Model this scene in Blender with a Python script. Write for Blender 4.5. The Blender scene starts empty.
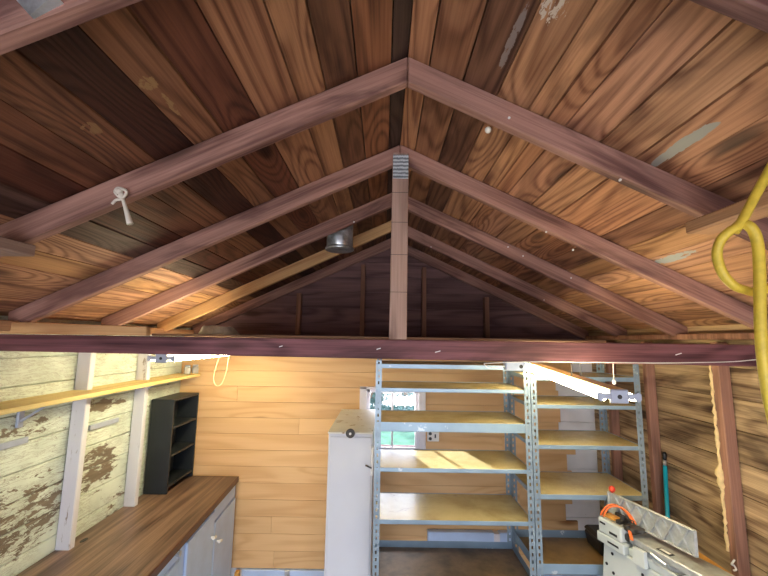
import bpy, bmesh, math, random
from mathutils import Vector, Matrix, noise
random.seed(7)
SC = bpy.context.scene
COL = SC.collection
PI = math.pi

# ------------------------------------------------------------------ camera
ZC = 2.1
FPX = 385.0
pit, rol = math.radians(7.7), 0.015
Fv = Vector((0, math.cos(pit), math.sin(pit)))
R0 = Vector((1, 0, 0)); U0 = R0.cross(Fv)
Rv = R0*math.cos(rol) + U0*math.sin(rol)
Uv = U0*math.cos(rol) - R0*math.sin(rol)
cd = bpy.data.cameras.new('camera'); cam = bpy.data.objects.new('camera', cd); COL.objects.link(cam)
cd.sensor_width = 36; cd.lens = FPX/768*36; cd.clip_start = .02; cd.clip_end = 200
M = Matrix((Rv, Uv, -Fv)).transposed().to_4x4(); M.translation = (0, 0, ZC)
cam.matrix_world = M
SC.camera = cam
def ray(x, y): return Fv + Rv*(x-384)/FPX - Uv*(y-288)/FPX
def atY(x, y, Y):
    d = ray(x, y); return Vector((0, 0, ZC)) + d*(Y/d.y)
def atX(x, y, X):
    d = ray(x, y); return Vector((0, 0, ZC)) + d*(X/d.x)
def atZ(x, y, Z):
    d = ray(x, y); return Vector((0, 0, ZC)) + d*((Z-ZC)/d.z)

# ------------------------------------------------------------------ objects
def link(name, bm, mat=None, parent=None, smooth=False):
    me = bpy.data.meshes.new(name); bm.to_mesh(me); bm.free()
    o = bpy.data.objects.new(name, me); COL.objects.link(o)
    if mat: me.materials.append(mat)
    if smooth:
        for p in me.polygons: p.use_smooth = True
    if parent: o.parent = parent
    return o
def tag(o, label=None, cat=None, group=None, kind=None):
    if label: o['label'] = label
    if cat: o['category'] = cat
    if group: o['group'] = group
    if kind: o['kind'] = kind
    return o
def empty(name, loc=(0, 0, 0), rz=0):
    o = bpy.data.objects.new(name, None); o.empty_display_size = .1
    COL.objects.link(o); o.location = loc; o.rotation_euler = (0, 0, rz); return o
def copy_tree(o, parent=None):
    c = o.copy(); COL.objects.link(c)
    if parent: c.parent = parent
    for ch in list(o.children): copy_tree(ch, c)
    return c

# ------------------------------------------------------------------ bmesh helpers
def box(bm, x0, x1, y0, y1, z0, z1, bev=0, seg=1):
    vs = [bm.verts.new(p) for p in ((x0,y0,z0),(x1,y0,z0),(x1,y1,z0),(x0,y1,z0),(x0,y0,z1),(x1,y0,z1),(x1,y1,z1),(x0,y1,z1))]
    fs = [bm.faces.new([vs[i] for i in q]) for q in ((3,2,1,0),(4,5,6,7),(0,1,5,4),(1,2,6,5),(2,3,7,6),(3,0,4,7))]
    if bev:
        es = list({e for f in fs for e in f.edges})
        bmesh.ops.bevel(bm, geom=es, offset=bev, segments=seg, affect='EDGES', profile=.5)
    return vs
def hexa(bm, pts, bev=0):
    """8 points, bottom ring then top ring (counter-clockwise from above)"""
    vs = [bm.verts.new(p) for p in pts]
    fs = [bm.faces.new([vs[i] for i in q]) for q in ((3,2,1,0),(4,5,6,7),(0,1,5,4),(1,2,6,5),(2,3,7,6),(3,0,4,7))]
    if bev:
        es = list({e for f in fs for e in f.edges})
        bmesh.ops.bevel(bm, geom=es, offset=bev, segments=1, affect='EDGES')
    return vs
def prism(bm, poly, axis, a, b, bev=0):
    """extrude a 2-D polygon along axis from a to b; poly in the other two coordinates in order"""
    def P(u, v, w):
        return {'x': (w, u, v), 'y': (u, w, v), 'z': (u, v, w)}[axis]
    A = [bm.verts.new(P(u, v, a)) for u, v in poly]; B = [bm.verts.new(P(u, v, b)) for u, v in poly]
    n = len(poly); fs = [bm.faces.new(A), bm.faces.new(B[::-1])]
    for i in range(n): fs.append(bm.faces.new((A[i], B[i], B[(i+1) % n], A[(i+1) % n])))
    bmesh.ops.recalc_face_normals(bm, faces=fs)
    if bev:
        es = list({e for f in fs for e in f.edges})
        bmesh.ops.bevel(bm, geom=es, offset=bev, segments=1, affect='EDGES')
def catmull(pts, n=8):
    pts = [Vector(p) for p in pts]; P = [pts[0]*2-pts[1]] + pts + [pts[-1]*2-pts[-2]]; out = []
    for i in range(1, len(P)-2):
        for k in range(n):
            t = k/n; a, b, c, d = P[i-1:i+3]
            out.append(.5*((2*b)+(c-a)*t+(2*a-5*b+4*c-d)*t*t+(3*b-a-3*c+d)*t**3))
    out.append(pts[-1]); return out
def tube(bm, pts, r, seg=10, cap=True):
    pts = [Vector(p) for p in pts]; rings = []; up = None
    for i, p in enumerate(pts):
        t = (pts[min(i+1, len(pts)-1)]-pts[max(i-1, 0)]).normalized()
        if up is None: up = t.orthogonal().normalized()
        up = (up - t*up.dot(t)).normalized(); s = t.cross(up)
        rr = r[i] if isinstance(r, (list, tuple)) else r
        rings.append([bm.verts.new(p + (up*math.cos(a)+s*math.sin(a))*rr) for a in [2*PI*k/seg for k in range(seg)]])
    for a, b in zip(rings, rings[1:]):
        for k in range(seg): bm.faces.new((a[k], a[(k+1) % seg], b[(k+1) % seg], b[k]))
    if cap:
        bm.faces.new(rings[0][::-1]); bm.faces.new(rings[-1])
def cyl(bm, p0, p1, r0, r1=None, seg=20, cap=True):
    tube(bm, [p0, p1], [r0, r0 if r1 is None else r1], seg, cap)
def lathe(bm, prof, c=(0, 0, 0), seg=24, axis='z'):
    rings = []
    for r, h in prof:
        ring = []
        for k in range(seg):
            a = 2*PI*k/seg; u, v = r*math.cos(a), r*math.sin(a)
            p = {'z': (u, v, h), 'x': (h, u, v), 'y': (u, h, v)}[axis]
            ring.append(bm.verts.new((c[0]+p[0], c[1]+p[1], c[2]+p[2])))
        rings.append(ring)
    fs = []
    for a, b in zip(rings, rings[1:]):
        for k in range(seg): fs.append(bm.faces.new((a[k], a[(k+1) % seg], b[(k+1) % seg], b[k])))
    fs.append(bm.faces.new(rings[0])); fs.append(bm.faces.new(rings[-1]))
    bmesh.ops.recalc_face_normals(bm, faces=fs)
def ball(bm, c, r, seg=12, sc=(1, 1, 1)):
    m = Matrix.Translation(c) @ Matrix.Diagonal((r*sc[0], r*sc[1], r*sc[2], 1))
    bmesh.ops.create_uvsphere(bm, u_segments=seg, v_segments=max(6, seg//2+2), radius=1, matrix=m)
NB = bmesh.new

# ------------------------------------------------------------------ materials
class G:
    def __init__(s, name):
        s.m = bpy.data.materials.new(name); s.m.use_nodes = True
        s.t = s.m.node_tree; s.b = s.t.nodes['Principled BSDF']
    def n(s, typ, **kw):
        nd = s.t.nodes.new(typ)
        for k, v in kw.items():
            if k.startswith('i_'):
                key = k[2:]; key = int(key) if key.isdigit() else key.replace('_', ' ')
                s.put(v, nd.inputs[key])
            else: setattr(nd, k, v)
        return nd
    def put(s, v, sock):
        if isinstance(v, bpy.types.NodeSocket): s.t.links.new(v, sock)
        elif isinstance(v, bpy.types.Node): s.t.links.new(v.outputs[0], sock)
        else:
            if sock.type == 'RGBA' and len(v) == 3: v = (*v, 1)
            sock.default_value = v
    def math(s, op, a, b=None, c=None, clamp=False):
        nd = s.t.nodes.new('ShaderNodeMath'); nd.operation = op; nd.use_clamp = clamp
        for i, v in enumerate((a, b, c)):
            if v is not None: s.put(v, nd.inputs[i])
        return nd.outputs[0]
    def mix(s, f, a, b, mode='MIX'):
        nd = s.t.nodes.new('ShaderNodeMix'); nd.data_type = 'RGBA'; nd.blend_type = mode
        s.put(f, nd.inputs[0]); s.put(a, nd.inputs[6]); s.put(b, nd.inputs[7]); return nd.outputs[2]
    def ramp(s, f, stops):
        nd = s.t.nodes.new('ShaderNodeValToRGB'); s.put(f, nd.inputs[0]); e = nd.color_ramp.elements
        while len(e) < len(stops): e.new(.5)
        for el, (p, c) in zip(e, stops):
            el.position = p; el.color = (*c, 1) if len(c) == 3 else c
        return nd.outputs[0]
    def smooth(s, v, a, b):
        nd = s.t.nodes.new('ShaderNodeMapRange'); nd.interpolation_type = 'SMOOTHSTEP'
        s.put(v, nd.inputs[0]); nd.inputs[1].default_value = a; nd.inputs[2].default_value = b; return nd.outputs[0]
    def coords(s, island=True):
        tc = s.n('ShaderNodeTexCoord').outputs['Object']
        g = s.n('ShaderNodeNewGeometry').outputs['Random Per Island']
        oi = s.n('ShaderNodeObjectInfo').outputs['Random']
        v = s.n('ShaderNodeVectorMath', operation='SCALE', i_0=(37.1, 53.7, 71.3))
        s.put(s.math('ADD', g, s.math('MULTIPLY', oi, 3.7)), v.inputs['Scale'])
        a = s.n('ShaderNodeVectorMath', operation='ADD', i_0=tc, i_1=v.outputs[0])
        return a.outputs[0], g, tc
    def mapv(s, v, sc):
        return s.n('ShaderNodeVectorMath', operation='MULTIPLY', i_0=v, i_1=sc).outputs[0]
    def noise(s, v, scale=1, det=2, rough=.5, dist=0):
        nd = s.n('ShaderNodeTexNoise', i_Vector=v, i_Scale=scale, i_Detail=det, i_Roughness=rough, i_Distortion=dist)
        return nd.outputs[0]
    def bump(s, h, strength=.3, dist=.003):
        b = s.n('ShaderNodeBump', i_Height=h, i_Strength=strength, i_Distance=dist)
        s.t.links.new(b.outputs[0], s.b.inputs['Normal'])
    def out(s, col=None, rough=None, metal=None, spec=None):
        for k, v in (('Base Color', col), ('Roughness', rough), ('Metallic', metal), ('Specular IOR Level', spec)):
            if v is not None: s.put(v, s.b.inputs[k])
        return s.m
def srgb(r, g, b):
    f = lambda c: (c/255/12.92) if c/255 <= .04045 else ((c/255+.055)/1.055)**2.4
    return (f(r), f(g), f(b))
def ax(axis, along, across):
    return {'x': (along, across, across), 'y': (across, along, across), 'z': (across, across, along)}[axis]

def wood(name, light, dark, axis='y', rings=3.2, along=.5, across=4.5, rough=.65, knots=True, vary=.35, tint=False,
         streak=.5, stain=None, stain_amt=.5, spec=.3, knotcol=(.05, .025, .02), bump=.35, fiber=.55, marks=None):
    g = G(name); v, rnd, tc = g.coords()
    base = g.noise(g.mapv(v, ax(axis, along, across)), 1, 1.5, .45, .25)
    vor = g.n('ShaderNodeTexVoronoi', i_Vector=g.mapv(v, ax(axis, 1.2, 4.2)), i_Scale=1.0, feature='F1').outputs['Distance']
    kn = g.smooth(vor, .17, .06)
    bend = g.smooth(vor, .5, .05)
    if knots: base = g.math('ADD', base, g.math('MULTIPLY', bend, .22))
    rg = g.math('SINE', g.math('MULTIPLY', base, rings*2*PI*2))
    rg = g.math('MULTIPLY_ADD', rg, .5, .5)
    rg = g.math('POWER', rg, 2.2)
    fb = g.noise(g.mapv(v, ax(axis, 2.5, 130)), 1, 2, .6)
    fb = g.smooth(fb, .3, .72)
    md = g.noise(g.mapv(v, ax(axis, 1.0, 34)), 1, 4, .65, .3)
    f = g.math('ADD', g.math('MULTIPLY', rg, .52), g.math('MULTIPLY', fb, fiber*.5))
    f = g.math('ADD', f, g.math('MULTIPLY', g.math('SUBTRACT', md, .45), streak*1.6), clamp=True)
    col = g.mix(f, light, dark)
    if stain:
        big = g.noise(g.mapv(v, ax(axis, 1.1, 5)), 1, 4, .65, .6)
        col = g.mix(g.math('MULTIPLY', g.smooth(big, .5, .66), stain_amt), col, stain)
    if knots: col = g.mix(g.math('MULTIPLY', kn, .85), col, knotcol)
    for c, sc, ccol, th_, nsc in (marks or ()):
        d = g.n('ShaderNodeVectorMath', operation='MULTIPLY', i_0=g.n('ShaderNodeVectorMath', operation='SUBTRACT', i_0=tc, i_1=c).outputs[0], i_1=sc)
        m = g.smooth(g.n('ShaderNodeVectorMath', operation='LENGTH', i_0=d.outputs[0]).outputs['Value'], 1.0, .3)
        nz = g.noise(g.mapv(tc, ax(axis, nsc*.35, nsc)), 1, 4, .7, .5)
        col = g.mix(g.smooth(g.math('MULTIPLY', m, nz), th_, th_+.05), col, ccol)
    if tint:
        at = g.n('ShaderNodeVertexColor', layer_name='board')
        col = g.mix(1.0, col, at.outputs[0], 'MULTIPLY')
    k = g.math('MULTIPLY_ADD', rnd, vary, 1-vary*.5)
    hs = g.n('ShaderNodeHueSaturation', i_Color=col); g.put(k, hs.inputs['Value'])
    g.bump(g.math('ADD', g.math('MULTIPLY', rg, .4), fb), bump, .002)
    return g.out(hs.outputs[0], rough, spec=spec)
def plain(name, col, rough=.5, metal=0, mott=.12, scale=14, spec=.5, bump=0):
    g = G(name); tc = g.n('ShaderNodeTexCoord').outputs['Object']
    nz = g.noise(tc, scale, 5, .65)
    c = g.mix(g.smooth(nz, .3, .75), [x*(1+mott) for x in col], [x*(1-mott*1.6) for x in col])
    if bump: g.bump(nz, bump, .004)
    return g.out(c, rough, metal, spec)
def chipped(name, col, under, rough=.45, amount=.62, scale=9, mott=.1, metal=0):
    g = G(name); tc = g.n('ShaderNodeTexCoord').outputs['Object']
    nz = g.noise(tc, scale, 6, .7, .3); n2 = g.noise(tc, scale*.35, 3, .5)
    c = g.mix(g.smooth(n2, .3, .7), [x*(1+mott) for x in col], [x*(1-mott) for x in col])
    c = g.mix(g.smooth(nz, amount, amount+.03), c, under)
    return g.out(c, rough, metal)

RX, ZR, SL = .072, 3.088, .472          # ridge
TH = math.atan(SL)
def at_roof(x, y):
    d = ray(x, y); sg = 1 if x > 405 else -1      # z = ZR - SL*|x-RX|
    t = (ZR + sg*SL*RX - ZC)/(d.z + sg*SL*d.x); return Vector((0, 0, ZC)) + d*t
WHITE, GREY, CREAM = srgb(214, 206, 204), srgb(158, 166, 170), srgb(206, 176, 132)
marks = [(at_roof(x, y), (1/r, 1/l, 1/r), c, th, n) for x, y, r, l, c, th, n in (
    (556, 6, .07, .12, WHITE, .44, 60), (512, 40, .022, .22, WHITE, .36, 50), (690, 140, .035, .17, GREY, .34, 30), (664, 158, .03, .14, GREY, .38, 30),
    (672, 258, .05, .25, GREY, .37, 30), (148, 84, .05, .05, CREAM, .42, 70), (172, 106, .02, .12, CREAM, .47, 70), (92, 130, .045, .06, CREAM, .45, 60))]
MAT = {}
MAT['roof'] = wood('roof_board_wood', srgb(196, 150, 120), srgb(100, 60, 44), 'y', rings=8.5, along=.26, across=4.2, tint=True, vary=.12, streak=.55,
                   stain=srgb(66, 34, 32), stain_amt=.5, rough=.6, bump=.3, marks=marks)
MAT['rafter'] = wood('rafter_wood', srgb(174, 134, 122), srgb(98, 67, 62), 'x', rings=1.6, along=.8, across=7, streak=.9, vary=.25, rough=.7, fiber=.6, stain=srgb(70, 42, 46), stain_amt=.6)
MAT['post'] = wood('king_post_wood', srgb(176, 148, 136), srgb(116, 92, 84), 'z', rings=1.5, along=.9, across=9, streak=.5, rough=.7)
MAT['stud'] = wood('stud_wood', srgb(162, 120, 100), srgb(106, 76, 62), 'z', rings=1.3, along=.9, across=9, streak=.5, rough=.75)
MAT['rawwall'] = wood('raw_wall_boards', srgb(194, 168, 132), srgb(100, 76, 56), 'y', rings=2.6, along=.7, across=6, streak=1.2, vary=.35, stain=srgb(52, 36, 28), stain_amt=.6, rough=.75, bump=.6)
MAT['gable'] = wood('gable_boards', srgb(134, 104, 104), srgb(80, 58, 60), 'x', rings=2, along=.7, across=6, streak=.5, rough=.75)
MAT['lining'] = wood('pine_lining_boards', srgb(222, 184, 134), srgb(200, 154, 104), 'x', rings=2.6, along=.55, across=5, streak=.22, fiber=.3, vary=.1, rough=.5,
                     knotcol=srgb(130, 80, 40), bump=.15)
MAT['pineshelf'] = wood('pine_shelf_wood', srgb(232, 212, 146), srgb(204, 172, 102), 'y', rings=1.6, along=.6, across=8, streak=.4, vary=.05, rough=.55, knotcol=srgb(140, 90, 40))
MAT['pinebeam'] = wood('pine_beam_wood', srgb(206, 168, 120), srgb(156, 110, 72), 'x', rings=1.5, along=.8, across=8, streak=.5, rough=.6)
MAT['eave'] = wood('eave_beam_wood', srgb(186, 146, 112), srgb(120, 84, 66), 'y', rings=1.5, along=.8, across=8, streak=.5, rough=.7)
MAT['greyplank'] = wood('weathered_grey_plank', srgb(150, 128, 120), srgb(96, 74, 70), 'y', rings=1.5, along=.8, across=8, streak=.6, rough=.8)
MAT['bench'] = wood('bench_wood', srgb(214, 160, 80), srgb(168, 110, 48), 'y', rings=1.5, along=.8, across=8, streak=.5, rough=.55)
MAT['loft'] = wood('loft_deck_wood', srgb(150, 118, 92), srgb(90, 64, 52), 'x', rings=1.5, along=.8, across=6, streak=.6, rough=.8)
MAT['counter'] = wood('laminate_worktop', srgb(138, 112, 94), srgb(74, 56, 47), 'y', rings=1.2, along=.7, across=14, streak=.6, fiber=.9, vary=.25, knots=False, rough=.38, spec=.5, bump=.05)
MAT['darkedge'] = wood('dark_worktop_edge', srgb(92, 54, 40), srgb(58, 32, 26), 'y', rings=1.2, along=.7, across=14, streak=.6, knots=False, rough=.35, spec=.5, bump=.05)
MAT['floor'] = plain('concrete_floor', srgb(120, 114, 106), .8, 0, .2, 6)
MAT['drive'] = plain('driveway_concrete', srgb(196, 192, 186), .85, 0, .1, 3)
MAT['shingle'] = plain('roof_shingle', srgb(60, 58, 58), .9, 0, .3, 20)
MAT['steel'] = chipped('galvanised_steel', srgb(132, 150, 164), srgb(190, 202, 210), .38, .62, 22, .14, .35)
MAT['rail'] = chipped('painted_shelf_rail', srgb(132, 156, 176), srgb(190, 202, 210), .35, .63, 16, .1, .3)
MAT['plateboard'] = None
g = G('particle_shelf_board'); tc = g.n('ShaderNodeTexCoord').outputs['Object']
a = g.noise(tc, 3.5, 5, .65, .4); b = g.noise(tc, 260, 2, .5)
c = g.mix(g.smooth(a, .35, .75), srgb(208, 194, 146), srgb(172, 154, 106))
c = g.mix(g.math('MULTIPLY', g.smooth(b, .45, .7), .35), c, srgb(118, 98, 60))
c = g.mix(g.smooth(g.noise(g.mapv(tc, (2.2, 5, 1)), 1.6, 5, .7, .8), .62, .72), c, srgb(128, 100, 66))
MAT['shelf'] = g.out(c, .24, spec=.6)
MAT['shelfdirtyshade'] = plain('grimy_shaded_shelf_board', srgb(122, 104, 84), .5, 0, .3, 7)  # dirty board, with the shade from the shelves above in its brown
MAT['tray'] = plain('bare_shelf_board', srgb(150, 122, 80), .45, 0, .2, 6)
MAT['whitecab'] = chipped('scuffed_white_paint', srgb(206, 210, 218), srgb(120, 96, 70), .45, .72, 7, .04)
MAT['whitetop'] = chipped('flaking_white_paint', srgb(220, 220, 212), srgb(160, 140, 104), .5, .6, 16, .06)
MAT['bluecab'] = plain('pale_blue_cabinet_paint', srgb(186, 208, 240), .4, 0, .05, 5)
MAT['black'] = chipped('black_painted_wood', srgb(34, 39, 43), srgb(110, 106, 100), .42, .78, 12, .15)
MAT['blackplastic'] = plain('black_plastic', srgb(26, 26, 28), .4, 0, .1)
MAT['whiteplastic'] = plain('white_plastic', srgb(232, 230, 224), .35, 0, .03)
MAT['greyplastic'] = plain('grey_fixture_metal', srgb(168, 178, 198), .4, .1, .06)
MAT['whiteframe'] = plain('white_window_paint', srgb(230, 226, 232), .4, 0, .04)
MAT['backing'] = chipped('white_wall_backing', srgb(234, 236, 238), srgb(140, 130, 120), .6, .68, 8, .1)
MAT['yellowcord'] = plain('yellow_rubber', srgb(222, 196, 72), .45, 0, .1, 40)
MAT['orangecord'] = plain('orange_rubber', srgb(226, 112, 54), .45, 0, .05)
MAT['red'] = plain('red_plastic', srgb(206, 66, 44), .4, 0, .05)
MAT['teal'] = plain('teal_paint', srgb(28, 176, 196), .35, 0, .04)
MAT['machine'] = chipped('grey_machine_enamel', srgb(196, 204, 204), srgb(130, 132, 128), .4, .72, 10, .06)
MAT['cast'] = plain('bare_machined_iron', srgb(180, 184, 184), .35, .35, .12, 30)
MAT['darkmetal'] = plain('dark_metal', srgb(70, 68, 66), .45, .6, .15)
MAT['galv'] = plain('shiny_galvanised_sheet', srgb(206, 212, 220), .3, .75, .3, 14)
MAT['foam'] = plain('yellowed_spray_foam', srgb(226, 200, 146), .8, 0, .12, 30, bump=.6)
MAT['rag'] = plain('white_cotton_string', srgb(222, 216, 206), .9, 0, .06)
MAT['gauze'] = plain('grey_insulation_plastic', srgb(206, 212, 200), .5, 0, .2)
MAT['bark'] = plain('tree_bark', srgb(96, 76, 60), .9, 0, .2)
MAT['grass'] = plain('lawn_green', (.055, .115, .085), 1, 0, .2, 3, 0)
g = G('leaf_green'); tc = g.n('ShaderNodeTexCoord').outputs['Object']
MAT['leaf'] = g.out(g.mix(g.noise(tc, 6, 2), (.06, .105, .10), (.035, .07, .065)), 1, spec=0)
g = G('nail_plate_steel'); tc = g.n('ShaderNodeTexCoord').outputs['Object']
wv = g.math('MULTIPLY_ADD', g.math('SINE', g.math('ADD', g.math('MULTIPLY', g.n('ShaderNodeSeparateXYZ', i_0=tc).outputs[2], 330), g.math('MULTIPLY', g.noise(tc, 60, 2), 3.0))), .5, .5)
MAT['nailplate'] = g.out(g.mix(wv, srgb(112, 122, 134), srgb(214, 226, 236)), .4, .25)
g = G('window_glass')
tr = g.n('ShaderNodeBsdfTransparent', i_Color=(.96, .98, .98)); gl = g.n('ShaderNodeBsdfGlossy', i_Roughness=.03)
fr = g.n('ShaderNodeFresnel', i_IOR=1.45); mx = g.n('ShaderNodeMixShader', i_0=fr.outputs[0], i_1=tr.outputs[0], i_2=gl.outputs[0])
g.t.links.new(mx.outputs[0], g.t.nodes['Material Output'].inputs['Surface']); MAT['glass'] = g.m
g = G('clear_jar_plastic'); g.b.inputs['Transmission Weight'].default_value = .6
MAT['jar'] = g.out((.82, .86, .86), .15)
def emit(name, col, s):
    g = G(name); g.b.inputs['Emission Color'].default_value = (*col, 1); g.b.inputs['Emission Strength'].default_value = s
    return g.out((.9, .9, .88), .3)
MAT['tube'] = emit('lit_fluorescent_tube', (1.0, .87, .55), 64.0)

# peeling mint paint on the left wall boards
g = G('peeling_mint_paint'); v, rnd, tc = g.coords()
def blob(c, sc):
    d = g.n('ShaderNodeVectorMath', operation='MULTIPLY', i_0=g.n('ShaderNodeVectorMath', operation='SUBTRACT', i_0=tc, i_1=c).outputs[0], i_1=sc)
    return g.smooth(g.n('ShaderNodeVectorMath', operation='LENGTH', i_0=d.outputs[0]).outputs['Value'], 1.0, .25)
bl = None
for c, sc, w in (((-1.82, 2.60, 1.26), (1, 3.6, 5.2), .22), ((-1.82, 2.13, 1.16), (1, 2.6, 3.6), .165), ((-1.82, 2.62, 1.655), (1, 3.6, 17), .25),
                 ((-1.82, 2.05, 1.62), (1, 3.4, 14), .17), ((-1.82, 2.9, .98), (1, 3, 6), .10), ((-1.82, 1.95, 1.3), (1, 4, 8), .12)):
    q = g.math('MULTIPLY', blob(c, sc), w); bl = q if bl is None else g.math('MAXIMUM', bl, q)
fl = g.noise(g.mapv(v, (30, 9, 30)), 1, 6, .72, .35)
ms = g.math('ADD', fl, bl)
hole = g.smooth(ms, .64, .66)
crack = g.noise(g.mapv(v, (45, 4.5, 45)), 1, 6, .8, .9)
cm = g.smooth(g.math('ABSOLUTE', g.math('SUBTRACT', crack, .5)), .028, .0)
cm = g.math('MULTIPLY', cm, g.smooth(g.noise(tc, 3.5, 2), .30, .52))
paint = g.mix(g.smooth(g.noise(tc, 5, 3), .35, .7), srgb(214, 224, 210), srgb(190, 202, 188))
wd = g.mix(g.noise(g.mapv(v, (60, 4, 60)), 1, 3, .6), srgb(146, 132, 112), srgb(76, 66, 56))
c = g.mix(g.math('MULTIPLY', cm, .75), paint, srgb(120, 108, 92)); c = g.mix(hole, c, wd)
g.bump(g.math('SUBTRACT', g.math('MULTIPLY', fl, .3), hole), .6, .004)
MAT['peel'] = g.out(c, .55)
g = G('worn_white_stud_paint'); v, rnd, tc = g.coords()
nz = g.noise(g.mapv(v, (28, 28, 6)), 1, 6, .72, .3)
c = g.mix(g.smooth(nz, .60, .66), srgb(206, 206, 212), srgb(140, 128, 118))
MAT['whitestud'] = g.out(c, .5)

# ------------------------------------------------------------------ THE SETTING
XL, XR = -1.82, 1.91
YR, YG, YF = 3.55, 3.68, -1.9          # lining, gable boards, front wall
def roofz(x): return ZR - SL*abs(x-RX)

# roof deck: boards running along the ridge
def roof_boards():
    bm = NB(); lay = bm.loops.layers.color.new('board')
    wid = {1: [.064, .131, .118, .102, .146, .133, .11, .136, .127, .118, .13, .12, .13, .125, .13, .12, .13],
           -1: [.084, .13, .128, .12, .072, .065, .13, .129, .118, .125, .13, .12, .13, .125, .12, .13, .13]}
    tl = {1: [.5, .86, .66, .98, 1.0, .62, .84, .40, .76, .72, .58, .66, .5, .6, .66, .7, .7],
          -1: [1.04, .86, .70, 1.06, 1.10, 1.02, 1.12, 1.06, 1.06, 1.0, .90, 1.0, .86, .95, 1.0, .9, .95]}
    red = {1: [(.86, .86, .98), (1, .88, .8), (1.0, .9, .86), (1, .96, .9), (1, .94, .9), (1, .82, .80), (1, .92, .86), (.96, .76, .78), (1, .9, .84), (1, .85, .80), (.98, .76, .76)],
           -1: [(1, .95, .9), (1, .94, .9), (.95, .9, .9), (1, .98, .94)]}
    for side in (1, -1):                # 1 = left slope, -1 = right slope
        s, i, L = 0.0, 0, 2.22
        def P(t, y, h): return (RX - side*t*math.cos(TH), y, ZR - t*math.sin(TH) + h)
        while s < L - .02:
            w = wid[side][i % 17]; dz = random.uniform(0, .006)
            s0, s1 = s+.0020, min(s+w-.0034, L)
            joints = [YF-.25, 3.95]
            if i % 6 == 4: joints = [YF-.25, random.uniform(2.4, 2.5), 3.95]
            for ya, yb in zip(joints, joints[1:]):
                n0 = len(bm.faces)
                pts = [P(s0, ya, dz), P(s1, ya, dz), P(s1, yb-.002, dz), P(s0, yb-.002, dz)]
                hexa(bm, pts+[(p[0], p[1], p[2]+.024) for p in pts])
                bm.faces.ensure_lookup_table()
                t = tl[side][i % 17]*random.uniform(.95, 1.05)*(.88 if side == 1 else .92); r = red[side][i % len(red[side])]
                if i > (11 if side == 1 else 10): t, r = 1.4*random.uniform(.9, 1.1), (.92, 1.26, .70)        # paler eave boards, with the lamps' yellow glow put into their tint
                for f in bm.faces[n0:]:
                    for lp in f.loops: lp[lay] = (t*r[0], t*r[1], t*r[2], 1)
            s += w; i += 1
    bmesh.ops.recalc_face_normals(bm, faces=bm.faces)
    return bm
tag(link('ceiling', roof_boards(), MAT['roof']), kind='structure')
bm = NB()
for sd in (1, -1):
    def Q(t, y, h): return (RX - sd*t*math.cos(TH), y, ZR - t*math.sin(TH) + h)
    pts = [Q(0, YF-.3, .032), Q(2.26, YF-.3, .032), Q(2.26, 4.0, .032), Q(0, 4.0, .032)]
    hexa(bm, pts + [(p[0], p[1], p[2]+.03) for p in pts])
bmesh.ops.recalc_face_normals(bm, faces=bm.faces)
tag(link('roof', bm, MAT['shingle']), kind='structure')

bm = NB(); box(bm, XL-.1, XR+.1, YF, 3.85, -.1, 0)
tag(link('floor', bm, MAT['floor']), kind='structure')
# left wall
bm = NB(); z = 0
while z < 2.12:
    h = .142; z1 = min(z+h-.004, 2.16); box(bm, XL-.02-random.uniform(0, .002), XL+random.uniform(-.002, .001), YF, 3.7, z, z1, .003); z += h
box(bm, XL-.06, XL-.018, YF, 3.72, 0, 2.2)
tag(link('wall_left', bm, MAT['peel']), kind='structure')
# right wall
bm = NB(); z = 0
while z < 2.12:
    h = .165; z1 = min(z+h-.004, 2.13); box(bm, XR+random.uniform(-.002, .002), XR+.022, YF, 3.7, z, z1, .003); z += h
box(bm, XR+.018, XR+.06, YF, 3.72, 0, 2.225)
tag(link('wall_right', bm, MAT['rawwall']), kind='structure')
# rear wall: pine lining with a ragged right end, window hole
WX0, WX1, WZ0, WZ1 = -.20, .385, 1.14, 1.68
bm = NB(); z = .17; k = 0
ends = [1.67, 1.67, 1.70, 1.60, 1.66, 1.67, 1.63, 1.71, 1.57, 1.59, 1.58, 1.56, 1.72, 1.8, 1.8, 1.8]
while z < 2.10:
    h = .1365; z1 = min(z+h-.003, 2.112); xe = ends[k % len(ends)]
    spans = [(XL, xe)]
    if z1 > WZ0+.01 and z < WZ1-.02: spans = [(XL, WX0), (WX1, xe)]
    for a, b in spans:
        cuts = [a, b]
        if b-a > 1 and k % 2 == 0: cuts = [a, random.uniform(a+.5, b-.4), b]
        if (a, b) == (WX1, xe) and k % 2 == 1: cuts = [a, random.uniform(.6, 1.2), b]
        for c0, c1 in zip(cuts, cuts[1:]): box(bm, c0+.0004, c1-.0004, YR+random.uniform(0, .001), YR+.02, z, z1+.0018, .0015)
    z += h; k += 1
tag(link('wall_rear', bm, MAT['lining']), kind='structure')
bm = NB()
zz = 0
while zz < 2.1:
    for a, b in ((XL, WX0), (WX1, XR)) if (zz+.2 > WZ0 and zz < WZ1) else ((XL, XR),):
        box(bm, a, b, YR+.024, YR+.045, zz, min(zz+.197, 2.1), .002)
    zz += .2
tag(link('wall_rear_backing', bm, MAT['backing']), kind='structure')
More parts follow.
